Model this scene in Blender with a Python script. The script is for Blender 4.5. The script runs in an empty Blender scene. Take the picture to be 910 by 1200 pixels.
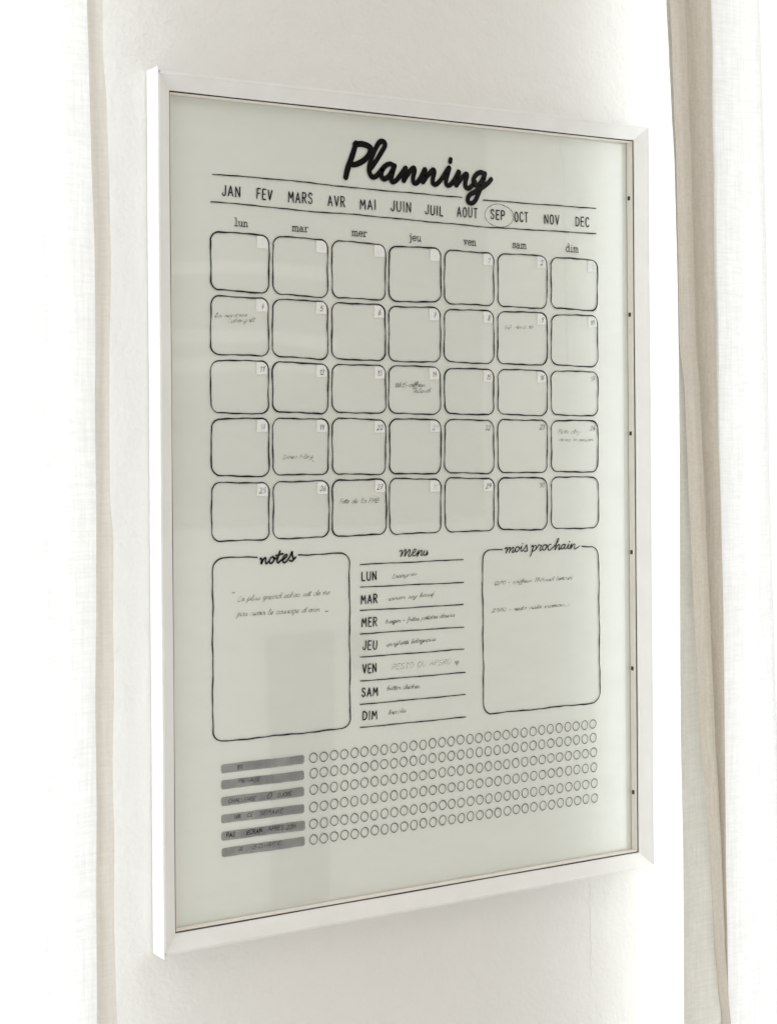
import bpy, bmesh, math, random
from mathutils import Vector, Matrix

# ------------------------------------------------------------------ camera, world, lamps, exposure
S = bpy.context.scene
C = S.collection
random.seed(11)

cam_d = bpy.data.cameras.new('camera')
cam = bpy.data.objects.new('camera', cam_d)
C.objects.link(cam)
cam_d.sensor_fit = 'VERTICAL'
cam_d.sensor_height = 36.0
cam_d.lens = 60.515
cam_d.shift_x = 0.686 / 1200
cam_d.shift_y = -93.74 / 1200
cam_d.clip_start = 0.05
cam_d.clip_end = 60
cam.matrix_world = (Matrix.Translation((-0.84209, -1.30771, 0.06435)) @ Matrix.Rotation(-0.556692, 4, 'Z')
                    @ Matrix.Rotation(math.radians(90), 4, 'X') @ Matrix.Rotation(-0.0073164, 4, 'Z'))
S.camera = cam

world = bpy.data.worlds.new('World')
S.world = world
world.use_nodes = True
bg = world.node_tree.nodes['Background']
# soft room light: pale ceiling above, slightly darker floor below
nw = world.node_tree
_tc = nw.nodes.new('ShaderNodeTexCoord'); _sx = nw.nodes.new('ShaderNodeSeparateXYZ'); _mr = nw.nodes.new('ShaderNodeMapRange')
nw.links.new(_tc.outputs['Generated'], _sx.inputs[0]); nw.links.new(_sx.outputs['Z'], _mr.inputs['Value'])
_mr.inputs['From Min'].default_value = -1; _mr.inputs['From Max'].default_value = 1
_mr.inputs['To Min'].default_value = 0.70; _mr.inputs['To Max'].default_value = 1.14
nw.links.new(_mr.outputs[0], bg.inputs['Strength'])
bg.inputs['Color'].default_value = (1.0, 0.965, 0.90, 1)

def area(name, loc, rot, sx, sy, power, col):
    d = bpy.data.lights.new(name, 'AREA')
    d.shape = 'RECTANGLE'; d.size = sx; d.size_y = sy; d.energy = power; d.color = col
    o = bpy.data.objects.new(name, d); C.objects.link(o)
    o.location = loc; o.rotation_euler = rot
    return o
# daylight entering through the two windows behind the curtains
area('window_light_right', (0.84, 0.32, 0), (math.radians(-90), 0, 0), 1.08, 2.6, 43, (0.885, 0.945, 1.0))
area('window_light_left', (-0.86, 0.32, 0), (math.radians(-90), 0, 0), 1.0, 2.6, 40, (0.885, 0.945, 1.0))

S.view_settings.view_transform = 'Standard'
S.view_settings.look = 'None'
S.view_settings.exposure = 0.0
S.view_settings.gamma = 1.0
S.view_settings.use_curve_mapping = False
S.render.engine = 'CYCLES'
S.cycles.max_bounces = 10
S.cycles.diffuse_bounces = 6
S.cycles.transparent_max_bounces = 16
S.cycles.use_denoising = True
S.cycles.sample_clamp_indirect = 6

# ------------------------------------------------------------------ materials
def mat(name):
    m = bpy.data.materials.new(name); m.use_nodes = True
    nt = m.node_tree
    for n in list(nt.nodes): nt.nodes.remove(n)
    out = nt.nodes.new('ShaderNodeOutputMaterial')
    return m, nt, out
def N(nt, t, **kw):
    n = nt.nodes.new(t)
    for k, v in kw.items():
        if k in n.inputs: n.inputs[k].default_value = v
        else: setattr(n, k, v)
    return n
def L(nt, a, b): nt.links.new(a, b)

def mottled(nt, c0, c1, scale, detail=4, vec=None):
    nz = N(nt, 'ShaderNodeTexNoise', Scale=scale, Detail=detail)
    if vec: L(nt, vec, nz.inputs['Vector'])
    r = N(nt, 'ShaderNodeValToRGB')
    r.color_ramp.elements[0].position = .3; r.color_ramp.elements[1].position = .7
    r.color_ramp.elements[0].color = (*c0, 1); r.color_ramp.elements[1].color = (*c1, 1)
    L(nt, nz.outputs['Fac'], r.inputs['Fac'])
    return r.outputs['Color']

def paint(name, c0, c1, rough, fine, fdist, coarse=8, stretch=None, coat=0.0, bscale2=None):
    m, nt, out = mat(name)
    p = N(nt, 'ShaderNodeBsdfPrincipled', Roughness=rough)
    p.inputs['Coat Weight'].default_value = coat
    tc = N(nt, 'ShaderNodeTexCoord')
    mp = N(nt, 'ShaderNodeMapping'); L(nt, tc.outputs['Object'], mp.inputs['Vector'])
    if stretch: mp.inputs['Scale'].default_value = stretch
    L(nt, mottled(nt, c0, c1, coarse, 5, mp.outputs['Vector']), p.inputs['Base Color'])
    nz = N(nt, 'ShaderNodeTexNoise', Scale=fine, Detail=3); L(nt, mp.outputs['Vector'], nz.inputs['Vector'])
    b = N(nt, 'ShaderNodeBump', Strength=1.0, Distance=fdist)
    L(nt, nz.outputs['Fac'], b.inputs['Height'])
    if bscale2:
        n2 = N(nt, 'ShaderNodeTexNoise', Scale=bscale2, Detail=2); L(nt, mp.outputs['Vector'], n2.inputs['Vector'])
        b2 = N(nt, 'ShaderNodeBump', Strength=1.0, Distance=fdist * 3)
        L(nt, n2.outputs['Fac'], b2.inputs['Height']); L(nt, b2.outputs['Normal'], b.inputs['Normal'])
    L(nt, b.outputs['Normal'], p.inputs['Normal'])
    L(nt, p.outputs[0], out.inputs['Surface'])
    return m

M = {}
M['wall'] = paint('wall_paint', (.75, .743, .722), (.79, .782, .762), .75, 260, .0006, 3, bscale2=45)
M['frame'] = paint('frame_white_paint', (.77, .765, .75), (.82, .815, .80), .38, 420, .00012, 30)
M['lip'] = paint('frame_gap_shade', (.02, .018, .015), (.09, .08, .065), .8, 300, .0002, 55)  # shade of the gap inside the moulding, put into the colour
M['spacer'] = paint('cream_card', (.76, .72, .66), (.81, .775, .715), .7, 500, .0001, 60)
M['backing'] = paint('backing_board', (.87, .88, .85), (.89, .90, .87), .6, 350, .00004, 5)
M['tab'] = paint('black_metal_tab', (.012, .012, .01), (.02, .02, .018), .5, 400, .0001)

M['backdrop_dark'] = paint('backdrop_dark', (.15, .14, .125), (.19, .18, .16), .6, 60, .0003, 8)  # colours of the unseen furniture added for reflections
M['backdrop_pale'] = paint('backdrop_pale', (.74, .73, .70), (.78, .77, .74), .6, 80, .0002, 6)
M['backdrop_grey'] = paint('backdrop_grey', (.03, .03, .03), (.05, .05, .048), .6, 80, .0002, 6)
def linen(name, col, col2, trans, bump=.00025):
    m, nt, out = mat(name)
    tc = N(nt, 'ShaderNodeTexCoord')
    def threads(sx, sz, sc):
        mp = N(nt, 'ShaderNodeMapping'); mp.inputs['Scale'].default_value = (sx, 1, sz)
        L(nt, tc.outputs['Object'], mp.inputs['Vector'])
        n = N(nt, 'ShaderNodeTexNoise', Scale=sc, Detail=3.5, Roughness=.65); L(nt, mp.outputs['Vector'], n.inputs['Vector'])
        return n.outputs['Fac']
    a, b = threads(1, .05, 420), threads(.05, 1, 420)
    mx = N(nt, 'ShaderNodeMath', operation='MULTIPLY'); L(nt, a, mx.inputs[0]); L(nt, b, mx.inputs[1])
    rp = N(nt, 'ShaderNodeValToRGB'); rp.color_ramp.elements[0].position = .12; rp.color_ramp.elements[1].position = .38
    rp.color_ramp.elements[0].color = (*col2, 1); rp.color_ramp.elements[1].color = (*col, 1)
    L(nt, mx.outputs[0], rp.inputs['Fac'])
    bp = N(nt, 'ShaderNodeBump', Strength=1.0, Distance=bump); L(nt, mx.outputs[0], bp.inputs['Height'])
    cr = N(nt, 'ShaderNodeTexNoise', Scale=38, Detail=4)
    b2 = N(nt, 'ShaderNodeBump', Strength=1.0, Distance=.003); L(nt, cr.outputs['Fac'], b2.inputs['Height'])
    L(nt, tc.outputs['Object'], cr.inputs['Vector']); L(nt, b2.outputs['Normal'], bp.inputs['Normal'])
    d = N(nt, 'ShaderNodeBsdfDiffuse'); t = N(nt, 'ShaderNodeBsdfTranslucent')
    for s in (d, t):
        L(nt, rp.outputs['Color'], s.inputs['Color']); L(nt, bp.outputs['Normal'], s.inputs['Normal'])
    mix = N(nt, 'ShaderNodeMixShader'); mix.inputs['Fac'].default_value = trans
    L(nt, d.outputs[0], mix.inputs[1]); L(nt, t.outputs[0], mix.inputs[2]); L(nt, mix.outputs[0], out.inputs['Surface'])
    return m
M['linen'] = linen('sheer_white_linen', (.86, .86, .85), (.75, .75, .75), .22)
M['linen_hem'] = linen('doubled_linen_hem', (.81, .78, .73), (.73, .70, .65), .11)
M['linen_fold'] = linen('folded_linen', (.76, .715, .645), (.66, .615, .55), .08, .0005)
M['linen_single'] = linen('single_linen_edge', (.83, .82, .78), (.73, .72, .67), .17)

def glass_front():
    m, nt, out = mat('clear_glass_front')
    lw = N(nt, 'ShaderNodeLayerWeight', Blend=.5)          # Schlick reflectance of both faces of the pane
    pw = N(nt, 'ShaderNodeMath', operation='POWER'); pw.inputs[1].default_value = 5; L(nt, lw.outputs['Facing'], pw.inputs[0])
    fr = N(nt, 'ShaderNodeMath', operation='MULTIPLY_ADD'); L(nt, pw.outputs[0], fr.inputs[0]); fr.inputs[1].default_value = .95; fr.inputs[2].default_value = .042
    g = N(nt, 'ShaderNodeBsdfGlossy', Roughness=.03); t = N(nt, 'ShaderNodeBsdfTransparent'); t.inputs['Color'].default_value = (.985, .992, .982, 1)
    mp = N(nt, 'ShaderNodeTexNoise', Scale=6, Detail=1)
    tc = N(nt, 'ShaderNodeTexCoord'); L(nt, tc.outputs['Object'], mp.inputs['Vector'])
    b = N(nt, 'ShaderNodeBump', Strength=1.0, Distance=.0006); L(nt, mp.outputs['Fac'], b.inputs['Height']); L(nt, b.outputs['Normal'], g.inputs['Normal'])
    mul = N(nt, 'ShaderNodeMath', operation='MULTIPLY'); mul.inputs[1].default_value = 2.3; mul.use_clamp = True
    L(nt, fr.outputs[0], mul.inputs[0])
    mx = N(nt, 'ShaderNodeMixShader'); L(nt, mul.outputs[0], mx.inputs['Fac']); L(nt, t.outputs[0], mx.inputs[1]); L(nt, g.outputs[0], mx.inputs[2])
    # thin film of dust and old wipe marks
    wp = N(nt, 'ShaderNodeMapping'); wp.inputs['Rotation'].default_value = (0, math.radians(28), 0); wp.inputs['Scale'].default_value = (2.2, 1, 6)
    L(nt, tc.outputs['Object'], wp.inputs['Vector'])
    wn = N(nt, 'ShaderNodeTexNoise', Scale=3.5, Detail=5, Roughness=.6); L(nt, wp.outputs['Vector'], wn.inputs['Vector'])
    wr = N(nt, 'ShaderNodeMapRange'); wr.inputs['From Min'].default_value = .42; wr.inputs['From Max'].default_value = .75
    wr.inputs['To Min'].default_value = 0.0; wr.inputs['To Max'].default_value = .05; L(nt, wn.outputs['Fac'], wr.inputs['Value'])
    df = N(nt, 'ShaderNodeBsdfDiffuse'); df.inputs['Color'].default_value = (.8, .8, .8, 1)
    m2 = N(nt, 'ShaderNodeMixShader'); L(nt, wr.outputs[0], m2.inputs['Fac']); L(nt, mx.outputs[0], m2.inputs[1]); L(nt, df.outputs[0], m2.inputs[2])
    L(nt, m2.outputs[0], out.inputs['Surface'])
    return m
M['glass'] = glass_front()
def clear(name, col):
    m, nt, out = mat(name)
    t = N(nt, 'ShaderNodeBsdfTransparent'); t.inputs['Color'].default_value = (*col, 1)
    L(nt, t.outputs[0], out.inputs['Surface']); return m
M['glass_back'] = clear('clear_glass_back', (.995, .998, .995))

def ink(name, col, cover=1.0, breakup=0.0, scale=600, rough=.45, spec=.12):
    """printed or drawn ink; cover < 1 and breakup > 0 give a worn, half wiped line"""
    m, nt, out = mat(name)
    p = N(nt, 'ShaderNodeBsdfPrincipled', Roughness=rough); p.inputs['Base Color'].default_value = (*col, 1)
    p.inputs['Specular IOR Level'].default_value = spec
    if cover >= 1 and not breakup:
        L(nt, p.outputs[0], out.inputs['Surface']); return m
    tc = N(nt, 'ShaderNodeTexCoord'); nz = N(nt, 'ShaderNodeTexNoise', Scale=scale, Detail=3); L(nt, tc.outputs['Object'], nz.inputs['Vector'])
    mr = N(nt, 'ShaderNodeMapRange'); mr.inputs['From Min'].default_value = .35; mr.inputs['From Max'].default_value = .65
    mr.inputs['To Min'].default_value = max(0, cover - breakup); mr.inputs['To Max'].default_value = min(1, cover + breakup)
    L(nt, nz.outputs['Fac'], mr.inputs['Value'])
    t = N(nt, 'ShaderNodeBsdfTransparent'); mx = N(nt, 'ShaderNodeMixShader')
    L(nt, mr.outputs[0], mx.inputs['Fac']); L(nt, t.outputs[0], mx.inputs[1]); L(nt, p.outputs[0], mx.inputs[2])
    L(nt, mx.outputs[0], out.inputs['Surface'])
    return m
M['print'] = ink('black_print', (.006, .006, .005), .98, .06, 300, .6)
M['title'] = ink('black_title_print', (.004, .004, .004), rough=.12, spec=.42)
M['ring'] = ink('thin_grey_print', (.045, .045, .04), .74, .2, 250)
M['patch'] = ink('white_date_patch', (.93, .93, .92), .75, .06, 120)
M['bar'] = ink('grey_translucent_bar', (.16, .16, .175), .52, .07, 40)
M['heart'] = ink('faded_pink_ink', (.16, .10, .10), .45, .2, 500)
M['wipe'] = ink('wiped_ink_smear', (.12, .12, .12), .10, .10, 120)
_pen = {}
def pen(level):
    k = round(level, 1)
    if k not in _pen: _pen[k] = ink('marker_ink', (.02, .02, .022), .18 + .54 * k, .28, 420)
    return _pen[k]

# ------------------------------------------------------------------ object helpers
def obj(name, verts, faces, material, parent=None, smooth=False):
    me = bpy.data.meshes.new(name); me.from_pydata([tuple(v) for v in verts], [], faces); me.update()
    for mm in (material if isinstance(material, (list, tuple)) else [material]): me.materials.append(mm)
    if smooth:
        for p in me.polygons: p.use_smooth = True
    o = bpy.data.objects.new(name, me); C.objects.link(o)
    if parent: o.parent = parent
    return o
def thing(name, label, cat, group=None):
    o = bpy.data.objects.new(name, None); C.objects.link(o)
    o['label'] = label; o['category'] = cat
    if group: o['group'] = group
    o.empty_display_size = .05
    return o
def boxv(x0, x1, y0, y1, z0, z1, V, F):
    n = len(V)
    V += [(x0,y0,z0),(x1,y0,z0),(x1,y1,z0),(x0,y1,z0),(x0,y0,z1),(x1,y0,z1),(x1,y1,z1),(x0,y1,z1)]
    F += [(n,n+1,n+5,n+4),(n+1,n+2,n+6,n+5),(n+2,n+3,n+7,n+6),(n+3,n,n+4,n+7),(n+4,n+5,n+6,n+7),(n+3,n+2,n+1,n)]

# ------------------------------------------------------------------ layout of the print, millimetres on the glass
CELLS = [[[[-205.0,233.6],[-150.0,233.0],[-150.4,183.5],[-205.4,185.0]],[[-146.1,232.8],[-92.2,232.2],[-92.7,181.9],[-146.5,183.3]],[[-87.8,232.1],[-33.1,231.2],[-33.5,181.7],[-88.2,182.3]],[[-29.2,230.4],[26.1,230.6],[25.7,182.2],[-29.7,180.8]],[[30.1,229.6],[84.9,229.2],[84.4,180.5],[29.7,181.1]],[[89.6,229.2],[146.3,229.7],[145.8,180.0],[89.2,180.2]],[[151.2,228.7],[207.0,228.5],[206.5,179.6],[150.8,180.7]]],[[[-205.4,179.7],[-150.9,179.1],[-151.3,129.8],[-205.8,130.8]],[[-147.0,178.6],[-92.7,178.7],[-93.1,127.9],[-147.4,129.9]],[[-88.5,178.0],[-33.8,177.3],[-34.2,127.4],[-88.9,129.0]],[[-30.0,176.5],[25.1,176.7],[24.7,127.3],[-30.4,127.6]],[[29.4,175.8],[84.4,175.6],[83.9,126.7],[29.0,128.1]],[[88.8,175.5],[146.1,175.8],[145.6,126.6],[88.4,126.8]],[[151.0,174.4],[206.8,174.8],[206.4,125.7],[150.6,126.7]]],[[[-205.9,125.5],[-151.3,125.6],[-151.7,80.7],[-206.2,81.5]],[[-147.5,125.2],[-92.7,124.0],[-93.1,80.7],[-147.8,82.3]],[[-88.7,124.1],[-33.7,123.2],[-34.1,80.6],[-89.0,82.3]],[[-30.4,123.4],[24.6,123.0],[24.2,80.1],[-30.8,81.0]],[[29.2,122.1],[83.9,121.4],[83.5,79.5],[28.8,80.8]],[[88.7,121.7],[145.6,121.2],[145.2,78.7],[88.3,80.0]],[[150.2,121.2],[206.6,120.7],[206.2,78.4],[149.9,79.5]]],[[[-205.6,76.4],[-151.3,76.7],[-151.7,27.1],[-206.0,28.9]],[[-147.6,76.7],[-92.9,76.2],[-93.3,27.5],[-148.0,28.6]],[[-88.8,76.8],[-34.2,75.2],[-34.6,26.6],[-89.3,27.9]],[[-30.0,75.9],[24.8,75.3],[24.3,26.4],[-30.4,26.8]],[[29.1,75.3],[83.5,74.4],[83.0,25.3],[28.6,26.8]],[[88.2,75.1],[145.2,74.3],[144.7,24.6],[87.8,26.4]],[[150.1,74.0],[206.2,73.8],[205.7,24.5],[149.7,25.5]]],[[[-205.8,23.0],[-151.7,21.9],[-152.1,-27.0],[-206.2,-26.0]],[[-147.6,22.4],[-92.8,22.2],[-93.3,-26.8],[-148.0,-26.3]],[[-89.3,22.5],[-34.1,22.4],[-34.5,-26.6],[-89.7,-26.4]],[[-30.5,23.0],[24.3,21.2],[23.9,-27.2],[-30.9,-26.8]],[[28.9,22.5],[83.3,20.4],[82.8,-27.9],[28.5,-26.7]],[[88.1,21.3],[144.7,19.7],[144.2,-28.9],[87.6,-27.1]],[[149.6,20.8],[206.3,19.2],[205.9,-29.4],[149.2,-28.4]]]]
MONTHS = [["JAN",-194.0,264.5,-177.7,264.1,8.4],["FEV",-161.2,264.0,-147.1,263.4,8.5],["MARS",-130.7,262.9,-107.6,262.8,8.9],["AVR",-91.4,262.3,-74.9,262.4,8.7],["MAI",-58.8,261.6,-43.2,261.8,8.3],["JUIN",-26.8,261.9,-6.3,261.7,8.9],["JUIL",9.6,261.1,28.5,260.6,8.2],["AOUT",44.5,261.1,66.3,260.8,8.7],["SEP",81.8,261.1,97.2,260.7,8.3],["OCT",109.2,260.3,124.2,260.5,8.8],["NOV",144.0,260.1,160.9,260.4,8.4],["DEC",181.2,260.0,196.8,260.2,8.6]]
DAYS = [["lun",-182.5,239.4,-170.0,239.2,4.0],["mar",-127.3,238.1,-111.4,238.0,4.2],["mer",-67.8,237.2,-52.1,237.1,4.3],["jeu",-7.9,236.4,4.9,236.0,4.2],["ven",51.2,235.4,65.1,235.1,4.4],["sam",106.3,235.4,122.6,235.1,4.4],["dim",169.1,235.0,184.1,234.8,4.5]]
SEPRING = [[75.2,263.4],[107.6,264.9],[91.4,275.0],[91.2,253.9]]
RULES = [[[-202.9,281.6],[-135.4,281.6],[-61.0,279.5],[-6.9,279.1],[49.7,278.7]],[[73.4,277.9],[136.4,278.0],[205.6,278.4]],[[-204.5,258.4],[-162.2,257.8],[-115.7,256.1],[-60.7,256.1],[-8.9,254.8],[77.2,253.0],[146.2,253.6],[205.4,254.0]]]
PLANNING = [[[-62.8,319.0],[-66.6,308.0],[-70.9,297.5],[-73.5,288.4]],[[-63.8,318.0],[-56.4,318.9],[-49.4,317.2],[-47.6,314.2],[-49.9,309.3],[-55.6,304.1],[-62.1,300.8],[-66.1,299.9]],[[-48.5,297.6],[-42.7,304.4],[-36.1,313.9],[-32.7,319.9],[-34.6,322.7],[-38.3,322.1],[-42.0,317.1],[-45.8,309.6],[-48.8,301.5],[-49.3,295.2],[-46.5,290.6],[-41.9,291.8],[-37.2,296.9],[-33.2,301.1]],[[-23.5,301.8],[-26.9,303.5],[-31.6,302.0],[-35.9,296.9],[-36.7,292.1],[-34.1,289.6],[-29.8,291.8],[-25.4,297.7],[-22.7,302.5],[-25.1,295.4],[-26.6,290.2],[-24.7,287.7],[-20.4,290.1],[-16.0,295.2],[-11.2,301.2],[-11.9,295.5],[-13.4,289.5],[-10.9,293.2],[-6.1,299.2],[-2.7,301.8],[-1.6,299.5],[-3.3,292.9],[-2.8,288.7],[0.4,288.4],[4.3,292.4],[6.8,296.9],[9.6,301.4],[8.7,295.4],[7.2,289.7],[11.0,294.8],[15.3,299.1],[18.4,301.5],[19.4,299.4],[17.8,292.8],[18.3,289.2],[21.6,288.8],[26.1,292.6],[30.4,297.8],[35.8,305.0],[34.0,298.9],[32.4,293.4],[32.7,289.5],[35.8,288.8],[39.8,292.0],[44.1,298.0],[46.5,301.9],[45.1,295.6],[43.3,289.3],[46.1,292.4],[51.1,298.0],[54.4,300.4],[55.4,298.8],[53.6,293.0],[53.9,288.9],[56.9,287.5],[60.9,290.2],[64.3,294.0]],[[37.4,312.5],[37.0,310.5]],[[74.4,302.3],[71.0,303.2],[66.4,301.2],[62.9,296.6],[63.5,292.0],[66.9,290.9],[70.9,294.2],[74.0,299.3],[75.6,302.2],[72.9,293.5],[68.8,285.0],[64.8,277.3],[60.8,274.1],[56.8,274.9],[56.2,278.1],[58.8,281.9],[65.8,285.6],[73.9,290.3],[78.9,293.9],[82.4,297.5]]]
NOTES = [[[-160.6,-42.9],[-159.8,-42.4],[-159.3,-44.1],[-159.7,-47.1],[-158.1,-44.1],[-156.4,-42.2],[-155.2,-42.6],[-155.6,-44.8],[-155.4,-46.8],[-154.3,-47.1],[-152.4,-45.2]],[[-148.6,-41.5],[-150.5,-42.5],[-151.8,-44.7],[-151.5,-46.7],[-149.9,-47.0],[-148.0,-45.4],[-147.3,-43.2],[-148.6,-41.5],[-146.4,-43.3],[-144.5,-42.8]],[[-141.5,-37.0],[-142.8,-40.6],[-144.2,-44.2],[-144.2,-46.5],[-142.9,-46.8],[-141.0,-45.2],[-137.4,-43.7],[-135.2,-41.8],[-134.9,-40.4],[-136.1,-40.3],[-138.1,-41.9],[-139.1,-44.7],[-138.4,-46.7],[-136.8,-47.0],[-134.3,-45.2],[-131.7,-41.7],[-129.8,-38.1],[-129.7,-40.6],[-128.8,-43.5],[-129.1,-45.5],[-130.7,-46.1],[-132.3,-45.6]],[[-145.7,-40.8],[-138.7,-39.4]],[[-129.1,-45.5],[-126.2,-43.0]]]
MENU = [[[-20.5,-42.4],[-18.2,-41.7],[-18.0,-43.2],[-19.3,-47.3],[-16.6,-43.3],[-14.2,-40.9],[-14.0,-42.9],[-15.5,-47.2],[-12.4,-43.5],[-10.0,-41.3],[-9.5,-43.1],[-11.1,-46.6],[-9.7,-47.4],[-7.0,-45.2],[-3.8,-43.1],[-3.3,-41.3],[-5.3,-41.5],[-6.8,-44.2],[-6.4,-46.8],[-4.2,-46.9],[-1.5,-44.4],[-0.2,-42.3],[-0.9,-44.7],[-2.0,-47.8],[0.4,-44.5],[2.8,-42.4],[3.3,-44.1],[2.0,-46.7],[3.5,-47.2],[4.9,-45.3],[6.1,-42.6],[4.9,-45.8],[5.8,-47.3],[7.9,-45.9],[9.2,-43.0],[7.9,-45.9],[8.4,-47.0],[9.9,-44.9]]]
MOIS = [[[94.9,-45.0],[97.3,-43.8],[97.6,-45.7],[96.0,-49.2],[98.7,-45.4],[100.8,-43.9],[101.0,-45.9],[99.7,-49.1],[101.9,-45.9],[104.6,-43.8],[104.9,-45.4],[103.5,-48.2],[104.8,-48.7],[107.1,-46.3]],[[110.6,-43.7],[108.1,-44.2],[106.8,-46.5],[107.8,-48.4],[110.0,-47.6],[111.7,-45.4],[110.6,-43.7],[112.7,-45.1],[114.6,-43.2],[113.5,-46.4],[113.9,-48.1],[115.9,-47.2],[118.2,-45.0],[120.3,-42.4],[120.3,-44.7],[121.1,-47.1],[119.5,-48.4],[117.0,-47.9]],[[115.5,-40.7],[115.8,-41.2]],[[125.7,-44.4],[127.4,-43.2],[126.9,-47.6],[124.3,-53.3]],[[126.0,-48.9],[127.7,-45.0],[130.2,-43.2],[131.3,-44.5],[130.1,-47.5],[127.3,-48.7]],[[130.1,-47.5],[132.6,-45.2],[134.6,-42.7],[135.9,-43.8],[137.6,-43.5],[135.9,-46.0],[135.6,-48.3],[137.6,-47.8],[138.6,-46.3]],[[142.2,-43.0],[139.6,-43.9],[138.6,-46.5],[140.0,-48.2],[142.5,-47.0],[143.6,-44.6],[142.2,-43.0],[145.1,-44.7]],[[148.7,-43.2],[146.7,-43.2],[145.2,-45.1],[144.9,-47.1],[146.2,-48.5],[149.2,-47.3],[154.2,-43.5],[158.0,-38.8],[156.6,-38.2],[154.7,-43.5],[153.3,-48.5],[155.9,-44.9],[158.4,-43.6],[158.7,-45.3],[157.9,-48.4],[160.2,-47.5]],[[165.1,-43.7],[162.3,-44.1],[160.6,-46.4],[161.6,-48.0],[163.9,-46.8],[165.8,-43.7],[164.6,-47.2],[165.9,-48.2],[167.6,-46.7],[169.9,-43.6],[168.6,-46.7],[169.6,-48.1],[171.3,-46.9],[173.2,-43.7],[173.0,-46.3],[171.8,-48.5],[174.1,-45.6],[176.5,-43.8],[177.1,-45.2],[176.1,-47.9],[177.8,-48.5],[182.5,-46.2]],[[170.6,-41.1],[171.1,-41.6]]]
MENURULES = [[[-61.6,-52.2],[-7.4,-52.7],[48.1,-52.8]],[[-61.7,-72.3],[-7.6,-73.0],[48.5,-73.9]],[[-61.9,-92.8],[-7.7,-93.6],[47.8,-93.9]],[[-62.1,-113.5],[-7.9,-113.9],[48.1,-114.8]],[[-62.2,-133.8],[-8.1,-134.5],[48.3,-134.8]],[[-62.4,-155.0],[-8.3,-155.8],[49.5,-156.3]],[[-62.6,-175.6],[-8.5,-176.1],[49.1,-176.6]],[[-62.8,-195.9],[-8.6,-196.6],[49.7,-197.1]]]
MENUDAYS = [["LUN",-59.9,-66.6,-45.4,-66.7,7.5],["MAR",-60.8,-87.0,-44.6,-87.0,7.5],["MER",-60.3,-107.2,-45.1,-107.6,7.5],["JEU",-59.4,-127.4,-45.4,-128.2,7.6],["VEN",-59.7,-148.3,-46.1,-148.4,7.6],["SAM",-60.8,-168.6,-44.9,-169.4,7.3],["DIM",-59.9,-189.4,-45.8,-189.9,7.2]]
HAND_MENU = [["lasagnes",-28.8,-66.4,-2.9,-64.6,2.0,0.5],["ramen soy boeuf",-34.4,-85.8,16.0,-84.1,2.0,0.4],["burger + frites patates douces",-36.3,-106.2,37.9,-104.3,2.0,0.6],["spaghetti bolognaise",-35.3,-126.2,17.2,-125.1,2.0,0.6],["RESTO OU APERO",-29.5,-147.3,32.8,-147.2,4.6,0.3],["butter chicken",-35.1,-165.5,-0.7,-166.4,2.2,0.6],["brocolis",-33.5,-187.4,-15.4,-186.6,2.1,0.6]]
HEART = [[37.9,-144.5],[42.8,-144.6],[40.3,-149.4]]
HAND_NOTES = [["Le plus grand echec est de ne",-182.7,-77.9,-93.1,-76.9,2.5,0.45],["pas avoir le courage d oser",-183.1,-90.4,-103.5,-91.2,2.5,0.5]]
QUOTES = [[[-187.6,-70.4],[-185.3,-70.2]],[[-97.6,-91.7],[-94.8,-91.3]]]
HAND_MOIS = [["12/10 - coiffeur Thibaud (retour)",81.6,-78.0,173.7,-77.2,1.9,0.5],["29/10 - resto visite maman",79.8,-103.2,163.2,-102.5,1.9,0.45]]
SMILE = [[164.2,-100.6],[166.9,-103.2],[170.4,-100.1]]
HAND_CELLS = [[1,0,"la rentree",-202.4,161.5,-171.9,163.1,1.8,0.4],[1,0,"Labengalt",-189.7,157.5,-164.7,158.9,2.1,0.35],[1,5,"14h dentiste",95.7,159.0,129.3,160.7,2.1,0.25],[2,3,"18h15-coiffeur",-24.7,104.1,7.2,105.1,2.3,0.7],[2,3,"Thibaud",-6.6,99.3,12.7,99.8,2.2,0.45],[3,1,"Soiree Films",-139.3,41.8,-109.1,42.1,2.2,0.3],[3,6,"Piste day",157.6,61.8,184.2,61.6,2.3,0.35],[3,6,"avec maman",158.5,54.5,199.7,54.1,1.9,0.35],[4,2,"Fete de la PMB",-82.9,2.1,-42.5,1.8,2.3,0.45]]
NOTESBOX = [[-205.4,-40.3],[-72.7,-41.6],[-73.1,-195.3],[-206.6,-194.4],[-163.5,-41.1],[-123.8,-41.2]]
MOISBOX = [[69.5,-45.3],[205.7,-47.1],[206.2,-197.7],[69.7,-196.8],[92.3,-45.3],[185.3,-46.6]]
BARS = [[[-199.1,-213.7],[-119.2,-214.0],[-119.3,-221.7],[-199.2,-221.4]],[[-199.2,-227.1],[-119.3,-227.4],[-119.4,-235.6],[-199.3,-234.8]],[[-199.4,-241.2],[-119.5,-241.6],[-119.5,-249.7],[-199.4,-248.8]],[[-199.3,-255.9],[-119.6,-256.3],[-119.7,-264.3],[-199.3,-263.4]],[[-199.4,-270.3],[-118.9,-270.7],[-119.0,-279.1],[-199.4,-277.9]],[[-199.0,-284.0],[-119.4,-284.5],[-119.4,-292.7],[-199.0,-291.8]]]
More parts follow.
